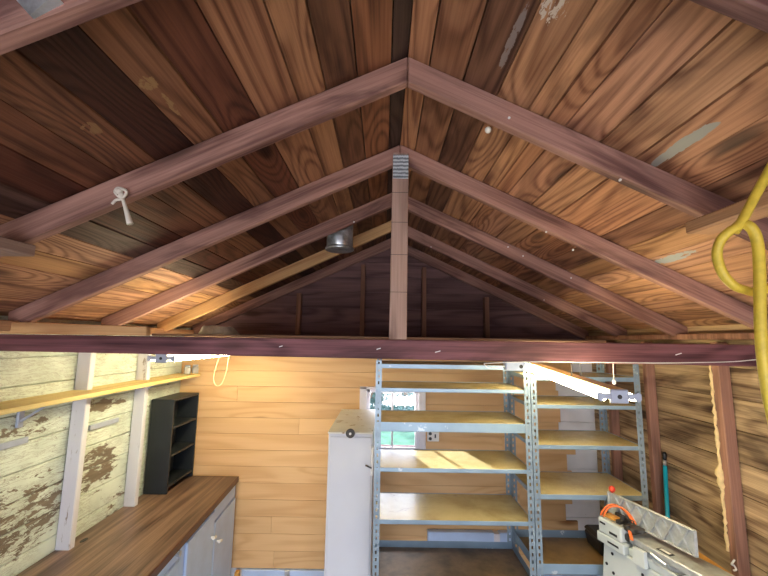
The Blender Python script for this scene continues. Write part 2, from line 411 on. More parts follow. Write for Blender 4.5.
# gable above the loft
bm = NB(); z = 2.1
while z < 3.05:
    h = .15; zt = z+h-.004
    hw0 = (ZR-z)/SL; hw1 = max((ZR-zt)/SL, .02)
    if z > 2.9: hw1 = max(hw1, .01)
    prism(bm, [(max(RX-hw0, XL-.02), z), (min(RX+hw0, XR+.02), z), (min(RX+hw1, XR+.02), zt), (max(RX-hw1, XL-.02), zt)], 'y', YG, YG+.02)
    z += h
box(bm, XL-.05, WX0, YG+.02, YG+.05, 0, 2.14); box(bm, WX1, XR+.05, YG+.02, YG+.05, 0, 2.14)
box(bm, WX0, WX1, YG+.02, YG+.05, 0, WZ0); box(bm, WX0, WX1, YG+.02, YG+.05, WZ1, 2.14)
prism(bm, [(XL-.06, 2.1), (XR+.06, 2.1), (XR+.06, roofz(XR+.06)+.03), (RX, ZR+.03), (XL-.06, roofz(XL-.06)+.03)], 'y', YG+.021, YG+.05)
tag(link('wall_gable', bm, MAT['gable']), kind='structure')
# front wall with the open garage doorway (behind the camera)
OX0, OX1, OZ = -1.72, 1.5, 2.12
bm = NB()
box(bm, XL-.06, OX0, YF-.06, YF, 0, 2.2); box(bm, OX1, XR+.06, YF-.06, YF, 0, 2.2)
prism(bm, [(XL-.06, OZ), (XR+.06, OZ), (XR+.06, roofz(XR+.06)+.03), (RX, ZR+.03), (XL-.06, roofz(XL-.06)+.03)], 'y', YF-.06, YF)
tag(link('wall_front', bm, MAT['rawwall']), kind='structure')
# baseboard on the rear wall
bm = NB(); box(bm, -1.16, -.36, YR-.018, YR+.022, .0, .165, .004); box(bm, .95, XR, YR-.018, YR+.022, 0, .165, .004)
tag(link('baseboard_rear', bm, MAT['bluecab']), kind='structure')

# window
w = empty('window_1', (0, 0, 0)); tag(w, kind='structure')
bm = NB()
for a in (WX0-.002, WX1-.058): box(bm, a, a+.06, YR-.02, YR+.12, WZ0-.03, WZ1, .004)
box(bm, WX0-.002, WX1+.002, YR-.02, YR+.12, WZ1-.018, WZ1+.004, .003)
box(bm, WX0-.03, WX1+.03, YR-.045, YR+.12, WZ0-.05, WZ0-.02, .004)
link('window_frame', bm, MAT['whiteframe'], w)
zm = (WZ0+WZ1)/2 - .02
for nm, y0, z0, z1 in (('lower_sash', YR+.03, WZ0-.02, zm+.02), ('upper_sash', YR+.062, zm-.02, WZ1-.018)):
    bm = NB(); xa, xb = WX0+.058, WX1-.058
    box(bm, xa, xa+.03, y0, y0+.03, z0, z1, .003); box(bm, xb-.03, xb, y0, y0+.03, z0, z1, .003)
    box(bm, xa, xb, y0, y0+.03, z0, z0+.035, .003); box(bm, xa, xb, y0, y0+.03, z1-.035, z1, .003)
    box(bm, (xa+xb)/2-.008, (xa+xb)/2+.008, y0+.004, y0+.026, z0, z1)
    s = link(nm, bm, MAT['whiteframe'], w)
    bm = NB(); box(bm, xa+.02, xb-.02, y0+.013, y0+.017, z0+.02, z1-.02)
    link('pane', bm, MAT['glass'], s)

# outside ground
bm = NB(); box(bm, -30, 30, -40, YF-.08, -.2, -.02)
tag(link('ground_driveway', bm, MAT['drive']), kind='structure')
bm = NB(); box(bm, -30, 30, 3.9, 12.6, -.2, -.02)
tag(link('ground_lawn', bm, MAT['grass']), kind='structure')

bm = NB(); box(bm, -30, 30, 12.6, 60, -.2, -.02)
tag(link('ground_gravel', bm, plain('white_gravel', srgb(226, 228, 230), 1, 0, .06, 8, 0)), kind='structure')
# ------------------------------------------------------------------ ROOF FRAME
def rafter_mesh(zb, sl, L, depth_top=None):
    """local X down the slope; plumb cut at the ridge; origin at the ridge line on the roof deck"""
    th = math.atan(sl); c, s = math.cos(th), math.sin(th)
    top0, bot0 = ZR-.001, zb
    def loc(x, z): return (x*c + (top0-z)*s, -x*s*-1*0 + (-(top0-z))*c + x*s)
    # world (x, z) relative to the ridge -> rotated local (u, w)
    def rot(x, z): dz = z-top0; return (x*c - dz*s, x*s + dz*c)
    xe = L*c
    poly = [rot(0, top0), rot(0, bot0), rot(xe, bot0-sl*xe), rot(xe, top0-sl*xe)]
    bm = NB(); prism(bm, poly, 'y', -.02, .02, .004)
    me = bpy.data.meshes.new('roof_rafter'); bm.to_mesh(me); bm.free(); me.materials.append(MAT['rafter']); return me, th
def place_rafter(me, th, side, y, label):
    o = bpy.data.objects.new('roof_rafter', me); COL.objects.link(o)
    c, s = math.cos(th), math.sin(th)
    if side > 0: X, Yv, Z = Vector((c, 0, -s)), Vector((0, 1, 0)), Vector((s, 0, c))
    else: X, Yv, Z = Vector((-c, 0, -s)), Vector((0, -1, 0)), Vector((-s, 0, c))
    m = Matrix((X, Yv, Z)).transposed().to_4x4(); m.translation = (RX + .0012*side, y, ZR-.001); o.matrix_world = m
    tag(o, label, 'rafter', 'roof rafters under the board roof')
    return o
rme, rth = rafter_mesh(2.992, SL, 2.06)
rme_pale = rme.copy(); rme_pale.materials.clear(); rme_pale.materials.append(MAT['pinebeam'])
ordn = [(.64, 'nearest the viewer, cut by top {} corner'),
        (1.247, 'second from the camera, no post below'),
        (1.86, 'meeting the post top at its toothed plate'),
        (2.47, 'first one behind the post, beside the metal pipe'),
        (3.08, 'second one behind the post, just past the metal pipe'),
        (3.655, 'deepest, lying flat against the dark gable boards')]
RAF = {}
for y, d in ordn:
    for side, nm in ((-1, 'left'), (1, 'right')):
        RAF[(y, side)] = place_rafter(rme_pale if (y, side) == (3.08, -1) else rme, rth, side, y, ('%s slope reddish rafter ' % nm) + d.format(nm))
RAF[(2.47, -1)]['label'] = 'left slope reddish rafter first behind the post, passing in front of metal pipe'
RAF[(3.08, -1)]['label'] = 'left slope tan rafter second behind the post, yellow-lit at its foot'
RAF[(2.47, 1)]['label'] = 'right slope reddish rafter first behind the post with small nail dots'
RAF[(3.08, 1)]['label'] = 'right slope dim rafter second behind the post'
for (y, sd), spots in {(2.47, -1): ((354, 222),), (1.86, 1): ((546, 232), (573, 250)), (2.47, 1): ((508, 247), (523, 256), (571, 278)), (3.08, 1): ((431, 247), (544, 300)), (1.247, 1): ((509, 118), (620, 180))}.items():
    for q in spots:
        bm = NB(); c = atY(*q, y-.0205); cyl(bm, c+Vector((0, -.003, 0)), c+Vector((0, .002, 0)), .0045, seg=10)
        o = link('nail', bm, MAT['backing'], RAF[(y, sd)]); o.matrix_parent_inverse = RAF[(y, sd)].matrix_world.inverted()
# metal angle on the nearest left rafter
bm = NB(); c0 = atY(30, 6, .605)
hexa(bm, [(c0.x-.045, .612, c0.z+.03), (c0.x-.005, .612, c0.z-.012), (c0.x-.005, .62, c0.z-.012), (c0.x-.045, .62, c0.z+.03),
          (c0.x-.03, .60, c0.z+.055), (c0.x+.045, .60, c0.z+.02), (c0.x+.045, .62, c0.z+.02), (c0.x-.03, .62, c0.z+.055)])
tag(link('metal_bracket', bm, MAT['galv']), 'small grey metal bracket on the rafter in the top left corner', 'bracket')

# tie beam
def beam_x(name, x0, x1, y0, y1, z0, z1, mat, bev=.004, zr=None, parent=None):
    bm = NB(); mx, my, mz = (x0+x1)/2, (y0+y1)/2, (z0+z1)/2
    if zr is None: box(bm, x0-mx, x1-mx, y0-my, y1-my, z0-mz, z1-mz, bev)
    else: hexa(bm, [(x0-mx, y0-my, z0-mz), (x1-mx, y0-my, zr[0]-mz), (x1-mx, y1-my, zr[0]-mz), (x0-mx, y1-my, z0-mz),
                    (x0-mx, y0-my, z1-mz), (x1-mx, y0-my, zr[1]-mz), (x1-mx, y1-my, zr[1]-mz), (x0-mx, y1-my, z1-mz)], bev)
    o = link(name, bm, mat, parent); o.location = (mx, my, mz); return o
MAT['tie'] = wood('tie_beam_wood', srgb(132, 86, 92), srgb(70, 40, 46), 'x', rings=1.6, along=.8, across=7, streak=1.1, vary=.05, rough=.6, stain=srgb(60, 34, 38), stain_amt=.6)
tie = beam_x('tie_beam', XL+.002, XR-.002, 1.80, 1.838, 2.024, 2.101, MAT['tie'], zr=(2.004, 2.104))
tag(tie, 'long dark red horizontal tie beam spanning the whole shed', 'beam')
for x, z, l in ((-.03, 2.055, .02), (.24, 2.045, .026), (1.35, 2.05, .03), (-.48, 2.06, .016)):
    bm = NB(); hexa(bm, [(x, 1.7985, z), (x+l, 1.7985, z+l*.3), (x+l, 1.801, z+l*.3), (x, 1.801, z), (x, 1.7985, z+.004), (x+l*.9, 1.7985, z+l*.3+.003), (x+l*.9, 1.801, z+l*.3+.003), (x, 1.801, z+.004)])
    o = link('paint_scrape', bm, MAT['backing']); o.parent = tie; o.matrix_parent_inverse = Matrix.Translation(-Vector(tie.location))
for k, (y, nm) in enumerate(((2.49, 'first'), (3.10, 'second'))):
    tag(beam_x('ceiling_joist', XL+.002, XR-.002, y-.019, y+.019, 2.012, 2.1015, MAT['tie']),
        'dark joist hidden behind the tie beam, %s one back from it' % nm, 'joist', 'joists under the loft deck')
# king post
kp = empty('king_post', (.0725, 1.819, 2.104)); tag(kp, 'upright reddish post on the tie beam with toothed metal plate', 'post')
bm = NB(); hexa(bm, [(-.046, -.019, 0), (.036, -.019, 0), (.036, .019, 0), (-.046, .019, 0), (-.038, -.019, .918), (.040, -.019, .918), (.040, .019, .918), (-.038, .019, .918)], .003)
link('upright', bm, MAT['post'], kp)
for z in (.22, .40, .56, .71):
    bm = NB(); box(bm, -.044, .037, -.0198, -.0188, z, z+.0022); link('saw_mark', bm, MAT['darkmetal'], kp)
bm = NB(); box(bm, -.037, .039, -.0215, -.019, .782, .905, .001)
for r in range(9):
    for q in range(6):
        x = -.031 + q*.0125; z = .79 + r*.0135
        hexa(bm, [(x, -.025, z+.002), (x+.006, -.025, z), (x+.006, -.0205, z), (x, -.0205, z), (x, -.022, z+.009), (x+.006, -.022, z+.007), (x+.006, -.0205, z+.007), (x, -.0205, z+.009)])
link('nail_plate', bm, MAT['nailplate'], kp)

# boards laid over the tie
tag(beam_x('loose_plank', -1.80, -1.10, 1.80, 1.836, 2.1032, 2.160, MAT['pinebeam'], zr=(2.1037, 2.146)), 'tan plank lying on the left end of the tie beam', 'plank')
# loft deck behind the tie
bm = NB(); y = 1.842; random.seed(3)
while y < 3.5:
    box(bm, -1.10 - .15*(y-1.84), 1.06 + .12*(y-1.84), y, y+.194, 2.1045, 2.115, .002); y += .197
lo = link('loft_deck', bm, MAT['loft']); tag(lo, 'dark board loft deck behind the tie beam', 'loft deck')
# eave beams toward the front
bm = NB(); box(bm, .985, 1.075, YF+.002, 1.225, 2.458, 2.498, .004); e1 = link('eave_beam', bm, MAT['eave'])
tag(e1, 'tan beam running to the viewer under right rafter foot', 'beam')
bm = NB(); box(bm, -1.25, -1.14, YF+.002, 1.235, 2.352, 2.39, .004); e2 = link('eave_beam', bm, MAT['greyplank'])
tag(e2, 'grey board running to the viewer under left rafter foot', 'beam')
# wall plates
bm = NB(); box(bm, XL, XL+.09, YF, 3.55, 2.115, 2.165, .004); tag(link('trim_1', bm, MAT['eave']), kind='structure')
bm = NB(); box(bm, XR-.06, XR, YF, 3.55, 2.131, 2.165, .004); tag(link('trim_2', bm, MAT['stud']), kind='structure')

# gable studs
gl = ['leftmost', 'left of the post, second', 'just right of the post, third', 'rightmost']
for k, x in enumerate((-.80, -.20, .38, .97)):
    zt = roofz(x)-.13 - .02
    bm = NB(); box(bm, -.02, .02, -.04, .04, 2.135-2.1, zt-2.1, .003)
    o = link('gable_stud', bm, MAT['stud']); o.location = (x, YG-.041, 2.1)
    tag(o, '%s of the four dim upright studs on the gable' % gl[k] if k in (0, 3) else 'dim gable stud %s of four' % gl[k].replace('left of the post, ', 'left of post, ').replace('just right of the post, ', 'right of post, '), 'stud', 'studs on the dark gable')

# wall studs
def stud(name, x0, x1, y0, y1, z1, mat, lab, z0=.0):
    bm = NB(); box(bm, x0-x0, x1-x0, 0, y1-y0, z0, z1, .004); o = link(name, bm, mat); o.location = (x0, y0, 0)
    tag(o, lab, 'stud', 'wall studs'); return o
stud('wall_stud', XL+.002, -1.737, 2.33, 2.372, 2.114, MAT['whitestud'], 'white painted wall stud on left wall, nearest to viewer')
stud('wall_stud', XL+.002, -1.737, 2.90, 2.942, 2.114, MAT['whitestud'], 'white painted wall stud on left wall beside black bookcase')
sA = stud('wall_stud', 1.846, XR-.003, 2.745, 2.787, 2.116, MAT['stud'], 'brown wall stud on right wall beside the metal shelves')
sB = stud('wall_stud', 1.842, XR-.003, 2.15, 2.197, 2.116, MAT['stud'], 'brown wall stud with yellow foam down its left edge')
stud('wall_stud', 1.842, XR-.003, 3.20, 3.24, 2.116, MAT['stud'], 'dark wall stud behind the right metal shelves')
# foam bead, ragged
bm = NB(); random.seed(11); pts = []; rr = []
for k in range(60):
    z = 2.1 - k*1.08/59; pts.append((-.002 + random.uniform(-.003, .003), .050 + random.uniform(-.004, .004), z)); rr.append(.007 + random.uniform(-.003, .005) + (.012*math.exp(-((z-1.39)/.06)**2)))
tube(bm, pts, rr, 8)
f = link('foam_strip', bm, MAT['foam'], sB, True); f['label'] = 'ragged yellow foam bead'
bm = NB(); prism(bm, [(2.20, 2.105), (2.20, 2.03), (2.74, 2.065), (2.74, 2.105)], 'x', 1.875, XR-.004)
tag(link('plywood_strip', bm, MAT['pineshelf']), 'yellow plywood strip between the right wall studs under the beam', 'strip')

# ------------------------------------------------------------------ ROOF HANGERS
# stove pipe stub
pp = empty('vent_pipe', (-.318, 2.66, 2.722)); tag(pp, 'shiny metal vent pipe hanging from the roof left of the post', 'vent pipe')
bm = NB(); lathe(bm, [(.088, .012), (.092, .02), (.092, .37), (.088, .37), (.086, .02)], seg=32)
link('pipe_body', bm, MAT['galv'], pp, True)
bm = NB(); lathe(bm, [(.094, 0), (.101, .004), (.101, .014), (.096, .022), (.088, .022), (.086, .004)], seg=32); link('pipe_rim', bm, MAT['galv'], pp, True)
bm = NB(); lathe(bm, [(.0865, .02), (.0865, .03)], seg=24); link('pipe_plug', bm, MAT['darkmetal'], pp)
# string on a nail
rg_ = empty('string_knot', (-.845, 1.216, 2.53)); tag(rg_, 'knotted white string hanging from nail on left rafter', 'string')
bm = NB(); tube(bm, catmull([atY(x, y, 1.212) for x, y in ((117, 190), (121, 194), (124, 203), (127, 213), (130, 224))]), [.004+.006*(i/32)**2 for i in range(33)], 8)
b2 = link('loose_end', bm, MAT['rag'], rg_, True); b2.matrix_parent_inverse = Matrix.Translation((.845, -1.216, -2.53))
bm = NB(); pts = [atY(x, y, 1.21) for x, y in ((112, 204), (116, 200), (121, 199), (126, 194), (125, 190), (118, 188), (115, 192), (119, 197))]
tube(bm, catmull(pts), .0045, 8)
for x, y in ((119, 191), (122, 196)): ball(bm, atY(x, y, 1.212), .011)
b3 = link('knot', bm, MAT['rag'], rg_, True); b3.matrix_parent_inverse = Matrix.Translation((.845, -1.216, -2.53))
# glass-like hook bead on the right near rafter
bm = NB(); ball(bm, atY(488, 130, 1.215), .011); tag(link('round_nail', bm, MAT['whiteplastic'], None, True), 'small white round nail head under right rafter', 'nail')

# yellow cord at the right edge
bm = NB()
A = [(800, 118), (775, 160), (752, 202), (740, 224), (730, 231), (721, 240), (717, 254), (722, 272), (733, 285), (745, 290), (757, 292), (775, 284), (800, 262)]
tube(bm, catmull([atY(x, y, Y) for (x, y), Y in zip(A, (.86, .87, .88, .885, .89, .90, .91, .91, .91, .915, .92, .92, .92))]), .0105, 10)
B = [(734, 232), (739, 225), (747, 225), (754, 232), (758, 246), (759.5, 270), (760, 300), (760.5, 330), (763, 360), (768, 395), (778, 440), (784, 480)]
tube(bm, catmull([atY(x, y, Y) for (x, y), Y in zip(B, (.905, .90, .88, .875, .875, .875, .875, .875, .875, .875, .875, .875))]), .0115, 10)
cord = link('extension_cord', bm, MAT['yellowcord'], None, True); tag(cord, 'thick yellow cord looped and hanging at the right edge', 'cord')

# ------------------------------------------------------------------ FLUORESCENT LAMPS
def lamp(name, loc, rz, L, label, tilt=0, sides=(-1, 1)):
    t = empty(name, loc, rz); t.rotation_euler = (tilt, 0, rz); tag(t, label, 'fluorescent lamp', 'fluorescent tube lamps')
    bm = NB(); box(bm, -.028, .028, 0, L, -.004, .036, .003)
    link('channel', bm, MAT['pineshelf2'], t)
    for y0, y1 in ((-.006, .004), (L-.004, L+.006)):
        bm = NB(); box(bm, -.032, .032, y0, y1, -.014, .036, .004)
        for sx in (-1, 1):
            prism(bm, [(sx*.03, .002), (sx*.03, .020), (sx*.052, .020), (sx*.064, .026), (sx*.074, .020), (sx*.074, .0), (sx*.064, -.008), (sx*.052, .002)], 'y', y0, y1)
        e = link('end_cap', bm, MAT['greyplastic'], t)
        bm = NB(); yy = y0 if y0 < .1 else y1; cyl(bm, (0, yy-.001, .010), (0, yy+.001, .010), .008, seg=16); link('knockout', bm, MAT['blackplastic'], e)
    for sx in sides:
        bm = NB(); cyl(bm, (sx*.052, .006, .006), (sx*.052, L-.006, .006), .0125, seg=14)
        link('tube', bm, MAT['tube'], t, True)
    return t
MAT['pineshelf2'] = plain('cream_lamp_enamel', srgb(232, 220, 168), .4, 0, .03)
LL = lamp('strip_light', (-1.20, 2.12, 1.9735), 0.0, 1.22, 'lit strip light over the counter on the left')
LR = lamp('strip_light', (.855, 1.43, 1.900), math.radians(-6.2), 1.2, 'lit strip light hanging under the beam on the right', tilt=math.radians(1.7))
for sx in (-.02, .02):
    bm = NB(); tube(bm, [(sx, .395, .034), (sx, .395, .098)], .0022, 6); link('hanger_wire', bm, MAT['darkmetal'], LR)
# pull cord with bead
pc = empty('pull_cord', (1.071, 1.82, 2.018)); tag(pc, 'white pull cord with bead hanging beneath the beam', 'pull cord')
bm = NB(); tube(bm, [(0, 0, .004), (-.002, 0, -.085)], .0018, 6); link('cord', bm, MAT['rag'], pc)
bm = NB(); lathe(bm, [(.003, -.082), (.007, -.09), (.008, -.1), (.004, -.106)], seg=12); link('bead', bm, MAT['whiteplastic'], pc, True)
# wire along beam bottom
bm = NB(); pts = [atY(x, y, 1.796) for x, y in ((484, 363.5), (520, 362), (560, 362), (616, 362.5), (660, 363), (700, 362.5), (735, 361.5), (757, 359.5), (790, 357))]
tube(bm, catmull(pts, 6), .0022, 6); tag(link('white_wire', bm, MAT['whiteplastic'], None, True), 'thin white wire stapled along the lower edge of tie beam', 'wire')
# wire loop hanging from left lamp
bm = NB(); pts = [atY(x, y, 3.2) for x, y in ((220, 357), (215, 370), (213.5, 380), (217, 386), (222, 383), (226, 372), (229, 357))]
pts = [Vector((-1.236, 3.2, 1.985))] + pts + [Vector((-1.232, 3.2, 1.98))]
tube(bm, catmull(pts, 8), .003, 8); tag(link('lamp_wire', bm, MAT['pineshelf2'], None, True), 'pale wire loop hanging from the left strip light', 'wire')
# short dark wire at the lamp far end
jb = empty('junction_box', (.612, 1.82, 2.0105)); tag(jb, 'small grey metal box under the tie beam above steel posts', 'junction box')
bm = NB(); box(bm, -.047, .047, -.018, .018, -.042, 0, .004); link('box_body', bm, MAT['greyplastic'], jb)
bm = NB(); cyl(bm, (.024, -.0185, -.022), (.024, -.0195, -.022), .009, seg=16); link('knockout', bm, MAT['blackplastic'], jb)
bm = NB(); tube(bm, catmull([atY(x, y, 1.80) for x, y in ((484, 364), (488, 367.5), (495, 367.5), (504.5, 366.5))], 6), .0025, 6)
tag(link('lamp_lead', bm, MAT['whiteplastic'], None, True), 'short white lead entering the grey metal box under beam', 'wire')

# ------------------------------------------------------------------ LEFT WALL SHELF
ws = empty('wall_shelf', (XL, 2.5, 1.76)); tag(ws, 'long yellow pine shelf on the left wall', 'shelf')
bm = NB(); box(bm, .002, .20, -1.6, 1.0, -.002, .022, .002); link('board', bm, MAT['pineshelf'], ws)
for y in (2.0, 2.93):
    bm = NB(); box(bm, .002, .016, y-2.5-.016, y-2.5+.016, -.12, -.003, .002); box(bm, .002, .15, y-2.5-.016, y-2.5+.016, -.015, -.003, .002)
    prism(bm, [(.01, -.10), (.01, -.085), (.125, -.012), (.14, -.012)], 'y', y-2.5-.004, y-2.5+.004)
    link('bracket', bm, MAT['greyplastic'], ws)
for k, (y, x) in enumerate(((3.42, -1.70), (3.49, -1.665))):
    j = empty('jar', (x, y, 1.783)); tag(j, ('small clear jar at the far end of pine shelf, nearer of two', 'small clear jar at the far end of pine shelf, against rear wall')[k], 'jar', 'jars on the pine shelf')
    bm = NB(); lathe(bm, [(.024, 0), (.027, .004), (.027, .052), (.02, .06)], seg=18); link('glass_body', bm, MAT['jar'], j, True)
    bm = NB(); lathe(bm, [(.021, .060), (.022, .062), (.022, .074), (.02, .075)], seg=18); link('lid', bm, MAT['greyplastic'], j, True)
bm = NB(); box(bm, XL+.002, XL+.018, 2.48, 2.74, 1.518, 1.548, .002)
tag(link('wall_batten', bm, MAT['greyplastic']), 'grey strip on left wall between the two white studs', 'batten', 'grey strips on the left wall')
bm = NB(); box(bm, XL+.002, XL+.018, 1.70, 2.055, 1.555, 1.585, .002)
tag(link('wall_batten', bm, MAT['greyplastic']), 'grey strip on left wall at the left edge of photo', 'batten', 'grey strips on the left wall')

# ------------------------------------------------------------------ COUNTER
wt = empty('worktop', (-1.5, 2.2, .91)); tag(wt, 'dark wood grain laminate worktop along the left wall', 'worktop')
YC0, YC1 = .7, YR-.021
bm = NB(); n = 5; wdt = (1.813-1.195)/n
for k in range(n):
    box(bm, -1.813+1.5+k*wdt, -1.813+1.5+(k+1)*wdt, YC0-2.2, YC1-2.2, -.038, 0)
link('surface', bm, MAT['counter'], wt)
bm = NB(); box(bm, .3055, .317, YC0-2.2, YC1-2.2, -.045, .0005, .002); link('front_edge', bm, MAT['darkedge'], wt)
bm = NB(); c = atZ(82, 540, .911); lathe(bm, [(.028, -.0006), (.028, .0012)], seg=14)
for v in bm.verts: v.co.x *= .5
o = link('worktop_hole', bm, MAT['blackplastic'], wt); o.location = (c.x+1.5+.01, c.y-2.2, 0)  # flat black disc for the hole in the worktop
def door(par, y0, y1, z0, z1, x, hy, hz, mat, notch=False):
    bm = NB(); box(bm, x, x+.018, y0, y1, z0, z1, .004); d = link('door', bm, mat, par)
    bm = NB(); cyl(bm, (x+.017, hy, hz), (x+.040, hy, hz), .008, .007, 12); cyl(bm, (x+.042, hy-.026, hz+.008), (x+.042, hy+.026, hz-.008), .010, .010, 12)
    link('handle', bm, MAT['whiteplastic'], d); return d
XD = -1.206
CABS = []
for k, (ya, yb, lab) in enumerate(((2.50, YC1, 'pale blue two-door base cabinet at the far end of counter'), (1.30, 2.488, 'pale blue base cabinet under the near end of worktop'))):
    cb = empty('base_cabinet', (0, 0, 0)); tag(cb, lab, 'cabinet', 'base cabinets under the worktop'); CABS.append(cb)
    bm = NB(); box(bm, -1.812, XD, ya, yb, .09, .863, .003); box(bm, -1.812, XD-.06, ya, yb, 0.0, .09); link('carcass', bm, MAT['bluecab'], cb)
    if k == 0:
        door(cb, 2.565, 3.02, .12, .842, XD+.001, 2.965, .685, MAT['bluecab'])
        door(cb, 3.035, 3.49, .12, .752, XD+.001, 3.095, .60, MAT['bluecab'])
        bm = NB(); box(bm, XD+.001, XD+.008, 3.035, 3.50, .765, .858, .002); link('top_panel', bm, MAT['bluecab'], cb)
    else:
        door(cb, 1.92, 2.46, .12, .80, XD+.001, 1.98, .62, MAT['bluecab'])
        door(cb, 1.34, 1.90, .12, .80, XD+.001, 1.84, .62, MAT['bluecab'])
        bm = NB(); cyl(bm, (XD, 2.44, .845), (XD+.03, 2.44, .845), .012, .016, 12); link('latch', bm, MAT['galv'], cb)

def shear(o):
    for x in [o] + list(o.children_recursive):
        if x.type == 'MESH':
            ox, oy = (o.location.x, o.location.y); hx = x.location.x if x is not o else 0; hy = x.location.y if x is not o else 0
            for v in x.data.vertices:
                X, Y = v.co.x+ox+hx, v.co.y+oy+hy
                v.co.x += -(Y-2.1)*.057*(X+1.813)/.63 + .030*(X+1.813)/.63
for o in [wt] + CABS: shear(o)
# black bookcase on the counter
bk = empty('bookcase', (-1.808, 3.112, .912)); tag(bk, 'black painted open bookcase with three cubbies standing on the counter', 'bookcase')
W, D, H, t = .178, .412, .70, .016
bm = NB(); box(bm, 0, W, 0, t, 0, H, .002); link('side_panel', bm, MAT['black'], bk)
bm = NB(); box(bm, 0, W, D-t, D, 0, H, .002); link('side_panel', bm, MAT['black'], bk)
bm = NB(); box(bm, 0, W, t+.0005, D-t-.0005, H-t, H, .002); link('top_panel', bm, MAT['black'], bk)
bm = NB(); box(bm, 0, .008, t+.0005, D-t-.0005, .02, H-t-.0005); link('back_panel', bm, MAT['black'], bk)
for z in (.04, .262, .472):
    bm = NB(); box(bm, .0085, W-.003, t+.0005, D-t-.0005, z, z+t, .002); link('shelf', bm, MAT['black'], bk)

# ------------------------------------------------------------------ WHITE TALL CABINET
wc = empty('tall_cabinet', (-.354, 2.66, 0)); tag(wc, 'tall narrow white painted cabinet with flaking top beside the shelves', 'cabinet')
W, D, H = .296, .86, 1.49
bm = NB(); box(bm, 0, W, .012, D, 0, H-.012, .004); link('carcass', bm, MAT['whitecab'], wc)
bm = NB(); box(bm, .012, W-.01, 0, .011, .03, H-.03, .003); link('front_panel', bm, MAT['whitecab'], wc)
bm = NB(); box(bm, -.004, W+.002, 0, D+.004, H-.0115, H, .003); link('top_board', bm, MAT['whitetop'], wc)
bm = NB(); lathe(bm, [(.030, -.002), (.030, -.010), (.024, -.014), (.012, -.014), (.010, -.010)], c=(.146, 0, H-.005), seg=24, axis='y'); kn_ = link('round_catch', bm, MAT['darkmetal'], wc, True)
bm = NB(); cyl(bm, (.146, -.014, H-.005), (.146, -.022, H-.005), .008, seg=12); link('catch_button', bm, MAT['whiteplastic'], kn_)
bm = NB(); tube(bm, [(.25, -.006, H-.205), (.262, -.010, H-.208), (.29, -.006, H-.222)], .005, 8); link('latch', bm, MAT['darkmetal'], wc)
bm = NB(); box(bm, W-.012, W+.006, -.006, .03, H-.27, H-.09, .004); link('hinge', bm, MAT['whiteplastic'], wc)

# ------------------------------------------------------------------ STEEL SHELVING
def post_mesh(Hh):
    """slotted angle, corner on the z axis, flanges along +x and +y"""
    bm = NB(); Wf = .036; pitch = .038; sl0, sl1 = .013, .023; hs = .009
    n = int(Hh/pitch)
    for ax_ in (0, 1):
        def V(u, z): return bm.verts.new((u, 0, z) if ax_ == 0 else (0, u, z))
        us = (0, sl0, sl1, Wf); zs = []
        for k in range(n): zs += [k*pitch, k*pitch+pitch/2-hs, k*pitch+pitch/2+hs]
        zs.append(n*pitch)
        grid = [[V(u, z) for u in us] for z in zs]
        for i in range(len(zs)-1):
            for j in range(3):
                if j == 1 and i % 3 == 1: continue
                q = (grid[i][j], grid[i][j+1], grid[i+1][j+1], grid[i+1][j])
                bm.faces.new(q if ax_ == 0 else q[::-1])
    bmesh.ops.remove_doubles(bm, verts=bm.verts, dist=1e-5)
    bmesh.ops.recalc_face_normals(bm, faces=bm.faces)
    bmesh.ops.solidify(bm, geom=list(bm.faces), thickness=.002)
    me = bpy.data.meshes.new('post'); bm.to_mesh(me); bm.free(); me.materials.append(MAT['steel']); return me
pm = post_mesh(1.98); pm2 = post_mesh(1.91)
def shelf_unit(x0, x1, y0, y1, zs, label, left, right):
    t = empty('shelving_unit', (x0, y0, 0)); tag(t, label, 'shelving unit', 'slotted steel shelving units')
    W, D = x1-x0, y1-y0
    for x, y, r in ((0, 0, 0), (W, 0, PI/2), (W, D, PI), (0, D, -PI/2)):
        o = bpy.data.objects.new('post', right if x else left); COL.objects.link(o); o.parent = t; o.location = (x, y, .0); o.rotation_euler = (0, 0, r)
    for z, th, mt, rec in zs:
        bm = NB(); e = .0045; box(bm, e, W-e, e, D-e, z-rec-.013, z-rec-.0015, .001)
        s = link('shelf', bm, MAT[mt], t)
        for y in (e-.0015, D-e-.0005):
            bm = NB(); box(bm, e, W-e, y, y+.002, z-th, z, .0008)
            if y < .1:
                box(bm, .03, W-.03, y, y+.012, z-th, z-th+.002)
            link('rail', bm, MAT['rail'], s)
        for x in (e-.0015, W-e-.0005):
            bm = NB(); box(bm, x, x+.002, e+.002, D-e-.002, z-th, z, .0008); link('rail', bm, MAT['rail'], s)
    return t
U1 = shelf_unit(-.042, .893, 2.39, 2.80, [(1.956, .026, 'shelf', .001), (1.813, .022, 'shelf', .001), (1.614, .054, 'shelf', .001), (1.354, .023, 'shelf', .001),
                (1.068, .024, 'shelf', .001), (.765, .052, 'shelfdirtyshade', .040), (.12, .05, 'shelfdirtyshade', .01)],
                'grey steel shelving unit in the middle, in front of window', pm, pm)
U2 = shelf_unit(.897, 1.562, 2.39, 2.80, [(1.896, .026, 'shelf', .001), (1.728, .022, 'shelf', .001), (1.496, .024, 'shelf', .001), (1.219, .028, 'shelf', .001),
                (.845, .056, 'tray', .045), (.12, .05, 'shelfdirtyshade', .01)],
                'grey steel shelving unit on the right beside brown wall', pm2, pm)
